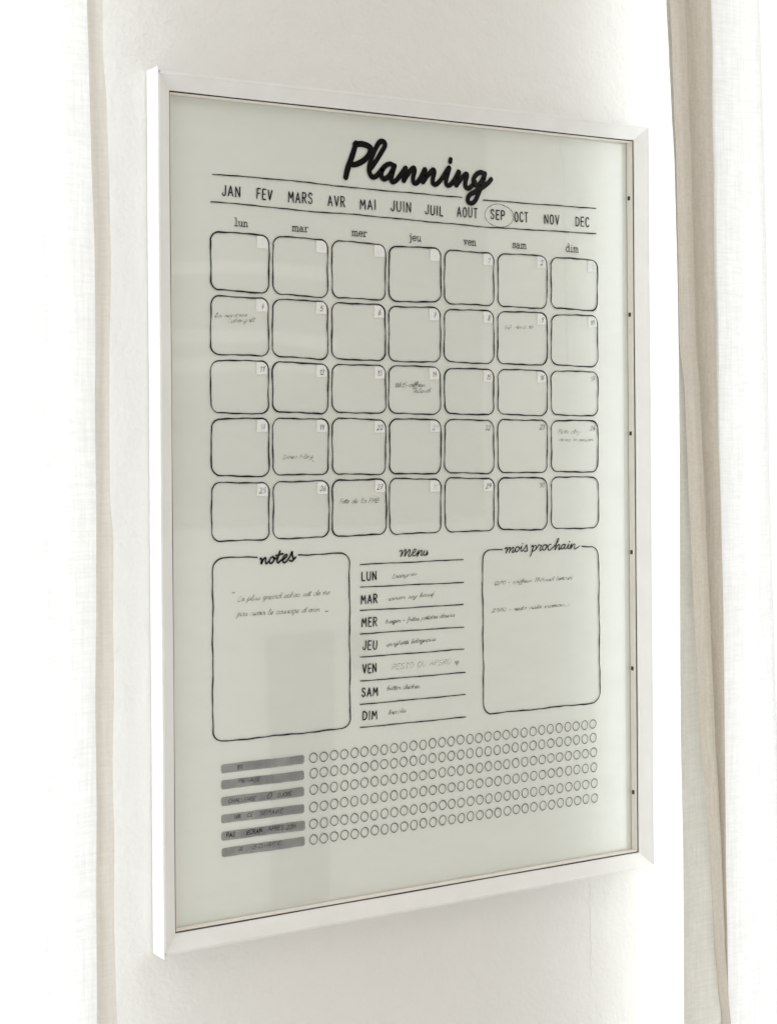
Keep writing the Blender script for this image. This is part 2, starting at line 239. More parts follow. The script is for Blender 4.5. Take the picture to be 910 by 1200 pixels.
HAND_BARS = [["SPORT",-183.7,-219.3,-178.7,-219.4,3.3,0.25],["MENAGE",-182.7,-231.0,-162.9,-231.7,3.3,0.5],["CHALLENGE",-192.4,-246.8,-166.8,-247.5,3.2,0.35],["0",-155.7,-247.6,-152.0,-247.6,5.0,1.0],["SUCRE",-145.7,-247.6,-132.3,-247.4,3.3,0.3],["FAIRE",-186.7,-261.2,-180.8,-261.0,3.2,0.4],["CE",-175.0,-260.8,-170.1,-260.7,2.9,0.3],["SEMAINE",-162.6,-260.7,-140.9,-261.6,3.5,0.6],["PAS",-194.4,-275.7,-186.8,-275.7,3.6,0.9],["ECRAN",-175.6,-275.9,-161.1,-275.6,3.6,0.85],["APRES 22H",-155.2,-275.2,-128.9,-276.2,3.6,0.8],["2",-182.9,-288.0,-180.0,-288.0,2.3,0.3],["SOIREE",-170.4,-288.6,-142.8,-288.4,2.9,0.15]]
CIRC = [[[-110.0,-217.7],[197.5,-217.6]],[[-110.1,-231.0],[197.7,-231.0]],[[-110.3,-245.2],[198.1,-245.1]],[[-110.4,-260.0],[198.3,-259.4]],[[-110.5,-274.8],[198.5,-274.7]],[[-110.6,-288.5],[198.6,-289.0]]]
TABS = [290.2,176.9,61.2,-54.4,-167.6,-288.2]
LO = [[-331.3,395.3],[-331.6,356.2],[-329.2,317.4],[-327.6,245.9],[-326.6,193.8],[-327.9,122.1],[-328.2,83.0],[-328.4,11.4],[-326.2,-14.8],[-327.3,-73.4],[-326.7,-125.5],[-327.9,-190.6],[-326.6,-246.1],[-327.7,-294.9],[-327.3,-334.0],[-326.3,-386.3]]
LI = [[-344.5,393.6],[-343.4,354.9],[-341.9,277.3],[-339.7,206.2],[-339.6,134.9],[-340.4,83.0],[-339.9,5.2],[-340.4,-59.6],[-341.8,-143.7],[-341.3,-215.0],[-342.2,-286.2],[-342.3,-383.3]]
RL = [[224.9,463.4],[227.5,416.2],[230.1,360.9],[232.8,313.5],[233.5,273.9],[234.9,202.4],[235.4,146.8],[236.3,19.6],[236.2,-91.7],[236.0,-218.8],[237.1,-330.3],[236.1,-489.1]]
RR = [[274.5,469.7],[276.2,421.6],[275.6,365.1],[277.2,300.8],[277.5,228.3],[279.1,163.9],[279.3,83.3],[281.6,-13.6],[282.8,-110.5],[282.8,-223.5],[283.3,-336.5],[285.2,-417.6],[286.1,-498.5]]
RM = [[235.4,146.8],[241.2,99.2],[243.6,19.5],[246.1,-44.4],[249.6,-124.4],[255.0,-220.7],[261.8,-285.5],[266.7,-334.3],[271.3,-415.3],[276.2,-456.4],[282.3,-497.8]]

# ------------------------------------------------------------------ wall with two window openings
V, F = [], []
boxv(-0.370, 0.322, 0, .22, -1.3, 1.3, V, F)
boxv(-2.6, -1.36, 0, .22, -1.3, 1.3, V, F)
boxv(1.36, 2.6, 0, .22, -1.3, 1.3, V, F)
boxv(-2.6, 2.6, 0, .22, 1.302, 1.7, V, F)
boxv(-2.6, 2.6, 0, .22, -1.7, -1.302, V, F)
wall = obj('wall', V, F, M['wall']); wall['kind'] = 'structure'
# fine raised paint seam that shows below the frame near its right corner
V, F = [], []
for k in range(13):
    z = -.372 - .0075 * k
    x = .197 + .0006 * math.sin(k * 1.7) + .0012 * k / 12
    V += [(x - .0007, -.0001, z), (x, -.0004, z), (x + .0007, -.0001, z)]
    if k: a = 3 * (k - 1); F += [(a, a+3, a+4, a+1), (a+1, a+4, a+5, a+2)]
obj('paint_seam', V, F, M['wall'], wall, True)

# unseen opposite wall and made-up furniture, added to give faint reflections in the glass
V, F = [], []
boxv(-.6, 4.4, -2.62, -2.5, -1.6, 1.7, V, F)
ow = obj('opposite_wall', V, F, M['wall']); ow['kind'] = 'structure'
backdrop_root = thing('reflection_backdrop', 'made-up tall dark cabinet across the room, seen only as a soft reflection in the glass', 'backdrop')
backdrop_root.location = (.95, -2.35, -1.6)
def cb(name, x0, x1, y0, y1, z0, z1, m):
    V, F = [], []; boxv(x0, x1, y0, y1, z0, z1, V, F); return obj(name, V, F, m, backdrop_root)
cb('backdrop_body', -.52, .67, -.14, .14, 1.46, 3.0, M['backdrop_dark'])
cb('backdrop_base', -.52, .67, -.14, .12, 0, 1.45, M['backdrop_pale'])
for zz in (1.80, 1.86, 2.02): cb('backdrop_strip', -.50, .24, .141, .15, zz, zz + .03, M['backdrop_pale'])
cb('backdrop_block', -.20, .22, .141, .16, 1.50, 1.74, M['backdrop_grey'])
cb('backdrop_panel', .06, .23, .121, .14, .2, 1.20, M['backdrop_grey'])
cb('backdrop_spot', .29, .33, .121, .14, 1.10, 1.19, M['backdrop_grey'])

# ------------------------------------------------------------------ framed planner
W2, H2, T, B, E, R = .26, .36, .0223, .0139, .0069, .0024
GY = -.0059                                   # front of the glass
planner = thing('wall_planner', 'large white framed glass monthly planner with black French print hung between two linen curtains', 'wall planner')
planner.location = (0, 0, 0)
PROF = [(0, -.0008), (0, -T), (.0003, -T - .0003), (R - .0003, -T - .0003), (R, -T + .0001), (R + .0005, -T + .0006),
        (B - .0012, -T + E - .0002), (B - .0004, -T + E + .0001), (B, -T + E + .0008), (B, -T + E + .0016), (B - .004, -T + E + .0016),
        (B - .004, -.0008)]
def rail(side, ext=0.0):
    """one mitred moulding; side 0 left, 1 top, 2 right, 3 bottom"""
    V, F = [], []
    n = len(PROF)
    segs = 24
    for s in range(segs + 1):
        t = s / segs
        for u, y in PROF:
            w = .00012 * math.sin(t * 17 + side * 2) * (1 if 0 < s < segs else 0)
            if side in (0, 2):
                half = H2 - u + (ext if u <= R + .0001 else 0)
                x = (W2 - u + w) * (-1 if side == 0 else 1); z = half * (2 * t - 1)
            else:
                half = W2 - u; x = half * (2 * t - 1); z = (H2 - u + w) * (1 if side == 1 else -1)
            V.append((x, y, z))
    for s in range(segs):
        for k in range(n):
            a, b = s * n + k, s * n + (k + 1) % n
            F.append((a, b, b + n, a + n))
    F.append(tuple(range(n))); F.append(tuple(segs * n + k for k in range(n))[::-1])
    o = obj('frame_rail', V, F, M['frame'], planner)
    bm = bmesh.new(); bm.from_mesh(o.data); bmesh.ops.recalc_face_normals(bm, faces=bm.faces); bm.to_mesh(o.data); bm.free()
    return o
rail(0, .0032); rail(1); rail(2); rail(3)

# shade behind the moulding edge painted as dark strips, then the cream spacer strips down to the glass
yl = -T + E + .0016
def strip(name, u0, u1, y0, y1, m):
    for side in range(4):
        V, F = [], []
        if side == 0: boxv(-W2 + u0, -W2 + u1, y0, y1, -H2 + u0, H2 - u0, V, F)
        if side == 2: boxv(W2 - u1, W2 - u0, y0, y1, -H2 + u0, H2 - u0, V, F)
        if side == 1: boxv(-W2 + u1, W2 - u1, y0, y1, H2 - u1, H2 - u0, V, F)
        if side == 3: boxv(-W2 + u1, W2 - u1, y0, y1, -H2 + u0, -H2 + u1, V, F)
        yield obj(name, V, F, m, planner)
list(strip('painted_gap_shade', B - .0036, B + .00105, yl + .0006, yl + .0021, M['lip']))
sp = list(strip('spacer_strip', B + .0011, B + .0018, yl + .0003, GY - .0001, M['spacer']))
for z in TABS:
    V, F = [], []
    zz = z / 1000
    x = W2 - B - .0018
    yc = (yl + .0003 + GY) / 2 + .0008
    boxv(x - .0009, x - .00002, yc - .0017, yc + .0014, zz - .0019, zz + .0019, V, F)
    V = [(a + (.0004 if a < x - .0005 and abs(c - zz) > .001 else 0), b, c) for a, b, c in V]
    obj('retaining_tab', V, F, M['tab'], sp[2])
# glass: front face glossy, the rest clear
gx, gz = W2 - B + .002, H2 - B + .002
V, F = [], []
boxv(-gx, gx, GY, GY + .0007, -gz, gz, V, F)
g = obj('glass_pane', V, F, [M['glass'], M['glass_back']], planner)
for p in g.data.polygons: p.material_index = 0 if p.normal.y < -.9 else 1
V, F = [], []
boxv(-gx, gx, GY + .0009, -.0012, -gz, gz, V, F)
obj('backing_panel', V, F, M['backing'], planner)

# ------------------------------------------------------------------ flat print on the glass
PY = GY - .00012
_lift = [0]
def smooth(pts, n=8):
    if len(pts) < 3: return [Vector(p) for p in pts]
    P = [Vector(p) for p in pts]; P = [P[0] * 2 - P[1]] + P + [P[-1] * 2 - P[-2]]
    out = []
    for i in range(1, len(P) - 2):
        a, b, c, d = P[i-1:i+3]
        for k in range(n):
            t = k / n
            out.append(.5 * ((2 * b) + (c - a) * t + (2*a - 5*b + 4*c - d) * t*t + (3*b - a - 3*c + d) * t**3))
    out.append(P[-2]); return out
def densify(pts, step):
    out = []
    for a, b in zip(pts, pts[1:]):
        a, b = Vector(a), Vector(b); n = max(1, int((b - a).length / step))
        out += [a.lerp(b, k / n) for k in range(n)]
    out.append(Vector(pts[-1])); return out
def ribbon(V, F, pts, w, jit=.12, closed=False, caps=True):
    """flat inked line of width w (mm) along pts (mm on the glass)"""
    _lift[0] = (_lift[0] + 1) % 7
    y = PY - _lift[0] * .000004
    P = [Vector(p) for p in pts]
    Q = [P[0]]
    for p in P[1:]:
        if (p - Q[-1]).length > .02: Q.append(p)
    P = Q; n = len(P)
    if n < 2: return
    base = len(V); ph = random.random() * 9
    L0 = 0
    for i, p in enumerate(P):
        if closed: d = P[(i + 1) % n] - P[i - 1]
        else: d = P[min(i + 1, n - 1)] - P[max(i - 1, 0)]
        if d.length < 1e-6: d = Vector((1, 0))
        d.normalize(); nn = Vector((-d.y, d.x))
        if i: L0 += (p - P[i-1]).length
        ww = w / 2 * (1 + jit * (math.sin(L0 * .17 + ph) + .6 * math.sin(L0 * .43 + ph * 2.3)))
        a, b = p + nn * ww, p - nn * ww
        V += [(a.x / 1000, y, a.y / 1000), (b.x / 1000, y, b.y / 1000)]
    for i in range(n if closed else n - 1):
        a = base + 2 * i; b = base + 2 * ((i + 1) % n)
        F.append((a, a + 1, b + 1, b))
    if caps and not closed:
        for e, o in ((P[0], P[1]), (P[-1], P[-2])):
            d = (e - o); d.normalize(); a0 = math.atan2(d.y, d.x); r = w / 2
            k0 = len(V)
            V.append((e.x / 1000, y, e.y / 1000))
            for k in range(7):
                t = a0 - math.pi / 2 + math.pi * k / 6
                V.append(((e.x + r * math.cos(t)) / 1000, y, (e.y + r * math.sin(t)) / 1000))
            F += [(k0, k0 + 1 + k, k0 + 2 + k) for k in range(6)]
def printed(name, strokes, w, material, parent, jit=.12, sm=8, label=None):
    V, F = [], []
    for s in strokes: ribbon(V, F, smooth(s, sm) if sm else s, w, jit)
    o = obj(name, V, F, material, parent)
    if label: o['label'] = label
    return o
def wobble(pts, amp, seed):
    r = random.Random(seed); p1, p2 = r.random() * 6, r.random() * 6
    out = []; s = 0
    for i, p in enumerate(pts):
        if i: s += (p - pts[i-1]).length
        out.append(p + Vector((amp * math.sin(s * .13 + p1) + amp * .5 * math.sin(s * .31 + p2), amp * math.sin(s * .11 + p2) + amp * .5 * math.sin(s * .37 + p1))))
    return out
def round_quad(c, r, gap=None, step=1.4):
    """closed outline TL, TR, BR, BL with round corners; gap = (start, end) on the top edge opens it there"""
    c = [Vector(p) for p in c]; out = []
    for i in range(4):
        p, a, b = c[i], c[i-1], c[(i+1) % 4]
        u = (a - p).normalized() * r; v = (b - p).normalized() * r
        s, e = p + u, p + v
        arc = []
        for k in range(7):
            t = k / 6
            arc.append(s * (1-t)**2 + p * 2 * t * (1-t) * .62 + (s + e) * .5 * 2 * t * (1-t) * .38 + e * t * t)
        out.append(arc)
    if gap:
        pts = [Vector(gap[1])] + out[1] + out[2] + out[3] + out[0] + [Vector(gap[0])]
        return densify(pts, step)
    pts = []
    for arc in out: pts += arc
    return densify(pts + [pts[0]], step)[:-1]

# --- single-stroke letters.  strokes split by ';', '~' = smooth curve
CAPS = {  # 0..10 high
'A': (4.6, '0,0 2.3,10 4.6,0;.9,3.4 3.8,3.4'), 'B': (4, '0,0 0,10;~0,10 3,9.6 3.6,7.6 2.6,5.6 0,5.3;~0,5.3 3.2,4.9 4,2.6 3,.3 0,0'),
'C': (4, '~4,8.3 3.2,9.8 1.8,10 .5,8.6 0,5 .5,1.4 1.9,0 3.4,.4 4,1.8'), 'D': (4.1, '0,0 0,10;~0,10 2.4,9.5 4,7.4 4.1,3.6 2.8,.7 0,0'),
'E': (3.4, '3.4,10 0,10 0,0 3.4,0;0,5.2 2.8,5.2'), 'F': (3.4, '3.4,10 0,10 0,0;0,5.2 2.8,5.2'),
'G': (4.2, '~4,8.3 3.2,9.8 1.8,10 .5,8.6 0,5 .5,1.4 1.9,0 3.6,.6 4.1,2.2 4.1,4.6;4.1,4.6 2.3,4.6'), 'H': (4.1, '0,0 0,10;4.1,0 4.1,10;0,5.1 4.1,5.1'),
'I': (.6, '.3,0 .3,10'), 'J': (3.2, '~3.2,10 3.2,5 3,1.6 1.9,.1 .5,.6 0,2.3'), 'L': (3.3, '0,10 0,0 3.3,0'),
'M': (5.4, '0,0 .5,10 2.7,3.6 4.9,10 5.4,0'), 'N': (4.2, '0,0 0,10 4.2,0 4.2,10'),
'O': (4.3, '~2.1,10 .6,8.8 0,5 .6,1.2 2.1,0 3.7,1.2 4.3,5 3.7,8.8 2.1,10 1.6,9.8'), 'P': (3.9, '0,0 0,10;~0,10 2.8,9.8 3.9,7.6 3,5.2 0,4.6'),
'R': (4.1, '0,0 0,10;~0,10 2.8,9.8 3.9,7.7 3,5.5 0,4.9;1.7,5 4.1,0'), 'S': (3.9, '~3.7,8.4 2.9,9.8 1.4,10 .2,8.4 .6,6.4 2.2,5.2 3.7,3.6 3.5,1.2 2.1,0 .8,.3 0,1.8'),
'T': (4, '0,10 4,10;2,10 2,0'), 'U': (4.1, '~0,10 0,4 .4,1.2 2,0 3.6,1.2 4.1,4 4.1,10'), 'V': (4.4, '0,10 2.2,0 4.4,10'),
'Y': (4, '0,10 2,5 4,10;2,5 2,0'), '2': (3.8, '~.2,8.2 1,9.8 2.6,9.9 3.6,8.2 2.8,5.4 0,0 0,.1 3.8,.1'), '0': (3.4, '~2,10 .6,8 0,4.4 .5,1 1.6,0 2.9,2 3.4,6 2.9,9 2,10'), ' ': (2.6, '')}
HAND = {  # x-height 10
'a': (9, '~8,9 4,10 1,7 0,3 2,0 5,2 8,9 7.6,2 9,0 11,3'), 'b': (7, '~0,3 4,17 3,19 1.6,15 1.4,3 3,0 6,2 6.6,7 4,9 2,6'), 'c': (7, '~7,8 4,10 1,7 .6,3 3,0 8,3'),
'd': (9, '~8,9 4,10 1,7 0,3 2,0 5,2 9.4,19 8,3 9,0 11,3'), 'e': (7, '~0,3 5,6 6,9 4,10 1.4,7 1,3 3,0 7,2.6'), 'f': (6, '~0,3 4,12 5,18 3,19 2,14 1.6,-6 .6,-8 0,-5;-1,8 5,9'),
'g': (9, '~8,9 4,10 1,7 .6,4 3,1 6,4 8,9 6,-5 3,-8 1,-6 3,-2 10,3'), 'h': (9, '~0,3 4,16 3,19 1.6,15 1,0 3,7 6,10 7,7 6.6,2 8,0 10,3'), 'i': (4, '~0,3 2,9 1.6,2 3,0 5,3;2.6,14 2.9,15'),
'l': (5, '~0,3 4,15 3.4,19 1.8,16 1.4,3 3,0 6,3'), 'm': (13, '~0,7 1.6,9 1,0 3,7 5,10 5.6,7 5,0 7,7 9,10 10,7 9.6,2 11,0 14,3'), 'n': (9, '~0,7 1.6,9 1,0 3,7 6,10 7,7 6.4,2 8,0 10,3'),
'o': (7, '~4,10 1,7 .6,3 3,0 6,3 6.4,7 4,10 5,8 8,9'), 'p': (8, '~0,4 2,9 0,-8 2,6 5,10 7,7 6,2 3,0 1.6,2;~6,2 9,3'), 'q': (8, '~7,8 4,10 1,7 1,3 3,0 6,4 7,9 6,-8'),
'r': (6, '~0,3 2,10 3,8 5.6,8.6 4.6,3 5.6,0 7.4,3'), 's': (6, '~0,2 4,10 5.6,4 4.6,.6 2,0 1,1.6;~4,.6 7,3'), 't': (5, '~0,3 3.6,16 2,3 3.4,0 6,3;-.6,11 5.6,12'),
'u': (9, '~0,4 1.6,9 1,2 3,0 6,3 7.6,9 7,2 8.4,0 10,3'), 'v': (7, '~0,8 1.6,9 3,0 6,8 8,9'), 'w': (11, '~0,8 2,0 5,8 7,0 10,9'), 'x': (7, '0,0 6,9;0,9 6,0'), 'y': (8, '~0,8 1,3 3,1 6,5 7,9 5,-6 2,-8 1,-5 9,3'),
'z': (6, '0,9 6,9 0,0 6,0'), 'k': (7, '~0,3 4,16 3,19 1.6,15 1,0;6,9 1.4,4 6.6,0'), 'j': (4, '~1,8 2,9 1.6,-6 0,-8 -1,-5;2.4,14 2.7,15'), ' ': (7, ''), "'": (3, '1,17 .6,14'),
'-': (6, '0,6 5,6'), '+': (7, '0,6 6,6;3,9 3,3'), '/': (6, '0,-2 6,18'), '(': (4, '~4,19 1,12 1,5 4,-2'), ')': (4, '~0,19 3,12 3,5 0,-2'),
'0': (8, '~4,17 1,12 1,5 4,0 7,5 7,12 4,17'), '1': (5, '0,12 4,17 3.4,0'), '2': (8, '~0,13 3,17 6.4,14 5,8 0,0 0,.2 8,.4'), '3': (8, '~0,15 4,17 7,14 5,10 2.6,9 6,8 7.6,4 4,0 0,2'),
'4': (8, '5,17 0,6 8,6;5.4,10 5,0'), '5': (8, '7,17 1.6,17 1,10;~1,10 5,11 7.4,6 5,.6 0,1'), '6': (8, '~6,17 2,11 .6,5 3,0 6.6,2 7,6 4,9 1,6'), '7': (8, '0,17 7.6,17 2.6,0;1.6,9 6.8,9'),
'8': (8, '~6.4,14 4,17 1.4,14 4,9.6 7,4.6 4,0 1,4 4,9 6.6,13'), '9': (8, '~7,13 4,17 1,14 2,10 5,9 7,13 6.6,6 4,0'),
'L': (8, '~4,17 2,12 1,0;1,0 8,0'), 'P': (8, '1,0 2,17;~0,15 5,18 8,14 5,9 1.6,8'), 'T': (8, '0,17 10,17;5,17 4,0'), 'F': (7, '1,0 1.6,17 9,17;1.4,9 7,9'), 'S': (8, '~8,15 4,17 1,13 5,9 7,4 4,0 0,2'),
'M': (11, '0,0 2,17 5,5 9,17 10,0'), 'B': (8, '1,0 1,17;~1,17 6,16 6,10 1,9;~1,9 8,7 7,1 1,0')}
SERIF = {  # typewriter lower case, x-height 10, little slab serifs
'l': (7, '.4,17 3.4,17 3.4,.2;0,.2 6.8,.2'), 'u': (10.5, '0,9.8 2,9.8;~2,9.8 2,3 3,.6 5,.2 7.4,2 8.2,4;6.4,9.8 8.2,9.8 8.2,.2 10.3,.2'), 'n': (11, '0,9.8 2,9.8 2,.2;0,.2 4,.2;~2,6.4 4.4,9.4 6.8,9.8 8.2,8 8.4,5 8.4,.2;6.6,.2 10.6,.2'),
'm': (14.5, '0,9.8 1.8,9.8 1.8,.2;0,.2 3.4,.2;~1.8,7 3.4,9.5 5.4,9.8 6.8,8 6.9,.2;5.6,.2 8.4,.2;~6.9,7 8.6,9.5 10.6,9.8 12,8 12.1,.2;10.8,.2 14,.2'),
'a': (9.6, '~.8,8.2 2.6,9.8 5,9.8 6.6,8.4 6.8,5 6.8,1.6 7.6,.3 9.2,.4;~6.8,5.8 3,5.6 .6,4.2 .4,1.8 2.2,.1 4.6,.5 6.8,2.6'), 'r': (8.6, '0,9.8 2.2,9.8 2.2,.2;0,.2 5,.2;~2.2,6 4.2,9 6.4,9.8 8.2,8.8'),
'e': (8.8, '~.4,5.2 8,5.4 7.4,8.4 4.6,9.9 1.6,8.6 .2,5 1.4,1.4 4.4,0 6.6,.6 8,2'), 'j': (6, '1,9.8 4,9.8;~4,9.8 4,-2 3,-4.4 .6,-5;3.6,14 4,14.8'), 'v': (9.6, '0,9.8 3.4,9.8;6,9.8 9.4,9.8;1.6,9.8 4.7,.2 7.8,9.8'),
's': (8, '~6.8,8 4.6,9.9 2,9.6 .8,7.8 2,5.8 5.4,4.6 7,2.6 5.6,.4 3,.1 .6,1.6;7,9.8 7,7.6;.4,.2 .4,2.6'), 'd': (10.6, '5.6,17 8,17 8,.2 10.2,.2;~8,7.4 6,9.6 3.4,9.8 1,8 .3,5 1,1.8 3.2,.1 6,.6 8,2.8'),
'i': (6.6, '.6,9.8 3.4,9.8 3.4,.2;0,.2 6.6,.2;3.2,14 3.6,14.6')}
def word_strokes(text, p0, p1, h, font, unit=10, gap=2.9, slant=0.0, jit=0.0, seed=1, descend=False):
    r = random.Random(seed); x = 0; S_ = []
    for ch in text:
        adv, spec = font.get(ch, font.get(ch.lower(), (4, '')))
        jy = r.uniform(-jit, jit); js = 1 + r.uniform(-jit, jit) * .06
        for st in spec.split(';'):
            if not st: continue
            c = st.startswith('~'); st = st.lstrip('~')
            pts = [tuple(float(q) for q in t.split(',')) for t in st.split()]
            pts = [(x + a + slant * b, b * js + jy) for a, b in pts]
            S_.append((c, pts))
        x += adv + gap
    x -= gap
    P0, P1 = Vector(p0), Vector(p1); d = P1 - P0; ln = d.length; d.normalize(); n = Vector((-d.y, d.x))
    out = []
    for c, pts in S_:
        q = [P0 + d * (a / x * ln) + n * (b / unit * h) for a, b in pts]
        out.append(smooth(q, 6) if c and len(q) > 2 else densify(q, .8))
    return out
def word(name, rec, font, w, material, parent, **kw):
    t, x0, y0, x1, y1, h = rec[:6]
    V, F = [], []
    for s in word_strokes(t, (x0, y0), (x1, y1), h, font, seed=hash_(t), **kw): ribbon(V, F, s, w, .1)
    return obj(name, V, F, material, parent)
def hash_(t): return sum((i + 1) * ord(c) for i, c in enumerate(t))

# title, headings
V, F = [], []
for s in PLANNING:
    pts = densify(smooth(s, 10), .5)
    ribbon(V, F, pts, 5.4 if s is PLANNING[0] or s is PLANNING[1] else 4.7, .04)
    for i, p in enumerate(pts):                      # round joins of the fat brush line
        if i % 3 == 0:
            _lift[0] = (_lift[0] + 1) % 7; y = PY - .00003 - _lift[0] * .000004; k0 = len(V); r = 2.62 if s is PLANNING[0] or s is PLANNING[1] else 2.28
            V += [((p.x + r * math.cos(a * math.pi / 6)) / 1000, y, (p.y + r * math.sin(a * math.pi / 6)) / 1000) for a in range(12)]
            F.append(tuple(range(k0, k0 + 12)))
title = obj('title_word', V, F, M['title'], planner); title['label'] = 'fat black brush script word Planning'
printed('notes_heading', NOTES, 1.65, M['title'], planner, .08)
printed('menu_heading', MENU, .95, M['title'], planner, .1)
printed('next_month_heading', MOIS, 1.0, M['title'], planner, .1)
for k, r_ in enumerate(RULES):
    V, F = [], []; ribbon(V, F, wobble(densify(r_, 2), .15, k), 1.0, .16)
    obj('month_rule', V, F, M['print'], planner)
months = [word('month_name', r_, CAPS, 1.12, M['print'], planner, jit=.25) for r_ in MONTHS]
for r_ in DAYS: word('weekday_name', r_, SERIF, .74, M['print'], planner, gap=1.5)
# hand-drawn ring round SEP
a, b, c, d = [Vector(q) for q in SEPRING]
cx, cy, rx, ry = (a.x + b.x) / 2, (c.y + d.y) / 2, (b.x - a.x) / 2, (c.y - d.y) / 2
V, F = [], []
ribbon(V, F, [Vector((cx + rx * (1 + .012 * k / 40) * math.cos(k * math.tau / 38 + 1.2), cy + ry * (1 + .03 * math.sin(k * .3)) * math.sin(k * math.tau / 38 + 1.2))) for k in range(40)], .6, .12)
ring = obj('marker_ring', V, F, pen(.9), months[8])

# day boxes with patch, date and pen notes
NUM = {(0, 4): 1, (0, 5): 2, (0, 6): 3}
for r_ in range(1, 5):
    for c_ in range(7):
        n = 4 + (r_ - 1) * 7 + c_
        if n <= 30: NUM[(r_, c_)] = n
FAINT = {18: .0, 21: .0, 28: .0, 3: .3, 4: .45, 1: .45}
NOPATCH = {(r_, 6) for r_ in range(2, 5)} | {(3, 4), (3, 5), (4, 5), (2, 6)}
boxes = {}
for r_ in range(5):
    for c_ in range(7):
        q = [Vector(p) for p in CELLS[r_][c_]]
        pts = wobble(round_quad(q, 6.4), .26, r_ * 7 + c_)
        V, F = [], []; ribbon(V, F, pts, .98 * 1.12 if (r_ + c_) % 3 else 1.26, .2, closed=True)
        bx = obj('day_box', V, F, M['print'], planner); boxes[(r_, c_)] = bx
        tr = q[1]
        if (r_, c_) not in NOPATCH:
            x0, x1, y0, y1 = tr.x - 11.6, tr.x - 1.4, tr.y - 11.4, tr.y - .9
            P = [(x0, y0), (x1, y0 + .2), (x1, y1 - 5)] + [(x1 - 5 + 5 * math.cos(t * math.pi / 10), y1 - 5 + 5 * math.sin(t * math.pi / 10)) for t in range(1, 6)] + [(x0 + .2, y1)]
            obj('date_patch', [(x / 1000, PY + .00006, y / 1000) for x, y in P], [tuple(range(len(P)))], M['patch'], bx)
        if (r_, c_) in NUM:
            n = NUM[(r_, c_)]; t = str(n); w_ = 2.5 if n < 10 else (4.3 if n < 20 else 5.4)
            jx = random.uniform(-.5, .5); xc, yb = tr.x - 6.3 + jx, tr.y - 9.0 + random.uniform(-.4, .4)
            V, F = [], []
            for s in word_strokes(t, (xc - w_/2, yb), (xc + w_/2, yb + .1), 2.55, HAND, slant=.22, gap=2, jit=.6, seed=n): ribbon(V, F, s, .6, .15)
            obj('date_number', V, F, pen(FAINT.get(n, .65)), bx)
for rec in HAND_CELLS:
    word('pen_note', rec[2:], HAND, .46, pen(rec[8]), boxes[(rec[0], rec[1])], gap=.4, slant=.25, jit=.8)
q = boxes[(3, 1)]
printed('pen_arrow', [[(-112.5, 40.5), (-110.5, 41.2), (-108, 39.2)], [(-109.6, 39.2), (-108, 39.2), (-108.2, 40.6)]], .4, pen(.5), q, sm=0)

# notes and next-month boxes
for nm, bx_, r_ in (('notes_box', NOTESBOX, 8), ('next_month_box', MOISBOX, 8)):
    V, F = [], []
    ribbon(V, F, wobble(round_quad(bx_[:4], r_, gap=(bx_[4], bx_[5]), step=2), .3, 3), 1.12, .16)
    o = obj(nm, V, F, M['print'], planner)
    hs = HAND_NOTES if nm == 'notes_box' else HAND_MOIS
    for rec in hs: word('pen_note', rec, HAND, .52, pen(rec[6]), o, gap=.5, slant=.25, jit=.8)
    if nm == 'notes_box':
        for s in QUOTES: printed('quote_mark', [s], .8, pen(.7), o, sm=0)
    else: printed('pen_smile', [SMILE], .4, pen(.3), o)
# weekly menu
rules = []
for k, s in enumerate(MENURULES):
    V, F = [], []; ribbon(V, F, wobble(densify(s, 2), .12, k + 40), .95, .15)
    rules.append(obj('menu_rule', V, F, M['print'], planner))
for rec in MENUDAYS: word('menu_day', rec, CAPS, 1.12, M['print'], planner, jit=.25)
for k, rec in enumerate(HAND_MENU):
    up = rec[0].isupper()
    word('pen_note', rec, CAPS if up else HAND, .52, pen(rec[6]), rules[k + 1], gap=1.6 if up else .4, slant=.2, jit=.7)
h = [Vector(p) for p in HEART]
cx, cy = (h[0].x + h[1].x) / 2, (h[0].y + h[2].y) / 2
P = []
for k in range(24):
    t = k * math.tau / 24
    P.append(((cx + 2.3 * math.sin(t) ** 3) / 1000, PY, (cy + 3.0 * (13 * math.cos(t) - 5 * math.cos(2*t) - 2 * math.cos(3*t) - math.cos(4*t)) / 16) / 1000))
obj('drawn_heart', P, [tuple(range(24))], M['heart'], rules[5])

# habit bars and circles
bars = []
for k, q in enumerate(BARS):
    pts = round_quad(q, 1.8, step=3)
    V = [(p.x / 1000, PY + .00004, p.y / 1000) for p in wobble(pts, .12, k)]
    bars.append(obj('habit_bar', V, [tuple(range(len(V)))], M['bar'], planner))
for i, rec in enumerate(HAND_BARS):
    mid = (rec[2] + rec[4]) / 2
    k = min(range(6), key=lambda j: abs((BARS[j][0][1] + BARS[j][3][1]) / 2 - mid - rec[5] / 2))
    word('pen_note', rec, CAPS, .75 if rec[6] > .8 else .55, pen(min(1, rec[6] + .25)), bars[k], gap=1.8, slant=.12, jit=.8)
circ = []
for v in range(8):
    V, F = [], []; r = random.Random(v)
    p1, p2 = r.random() * 6, r.random() * 6
    pts = [Vector(((3.72 + .16 * math.sin(2 * t + p1) + .09 * math.sin(3 * t + p2)) * math.cos(t), (4.12 + .14 * math.sin(2 * t + p2)) * math.sin(t))) for t in [k * math.tau / 28 for k in range(28)]]
    ribbon(V, F, pts, .80 + .16 * r.random(), .1, closed=True)
    me = bpy.data.meshes.new('habit_circle'); me.from_pydata(V, [], F); me.update(); me.materials.append(M['ring']); circ.append(me)
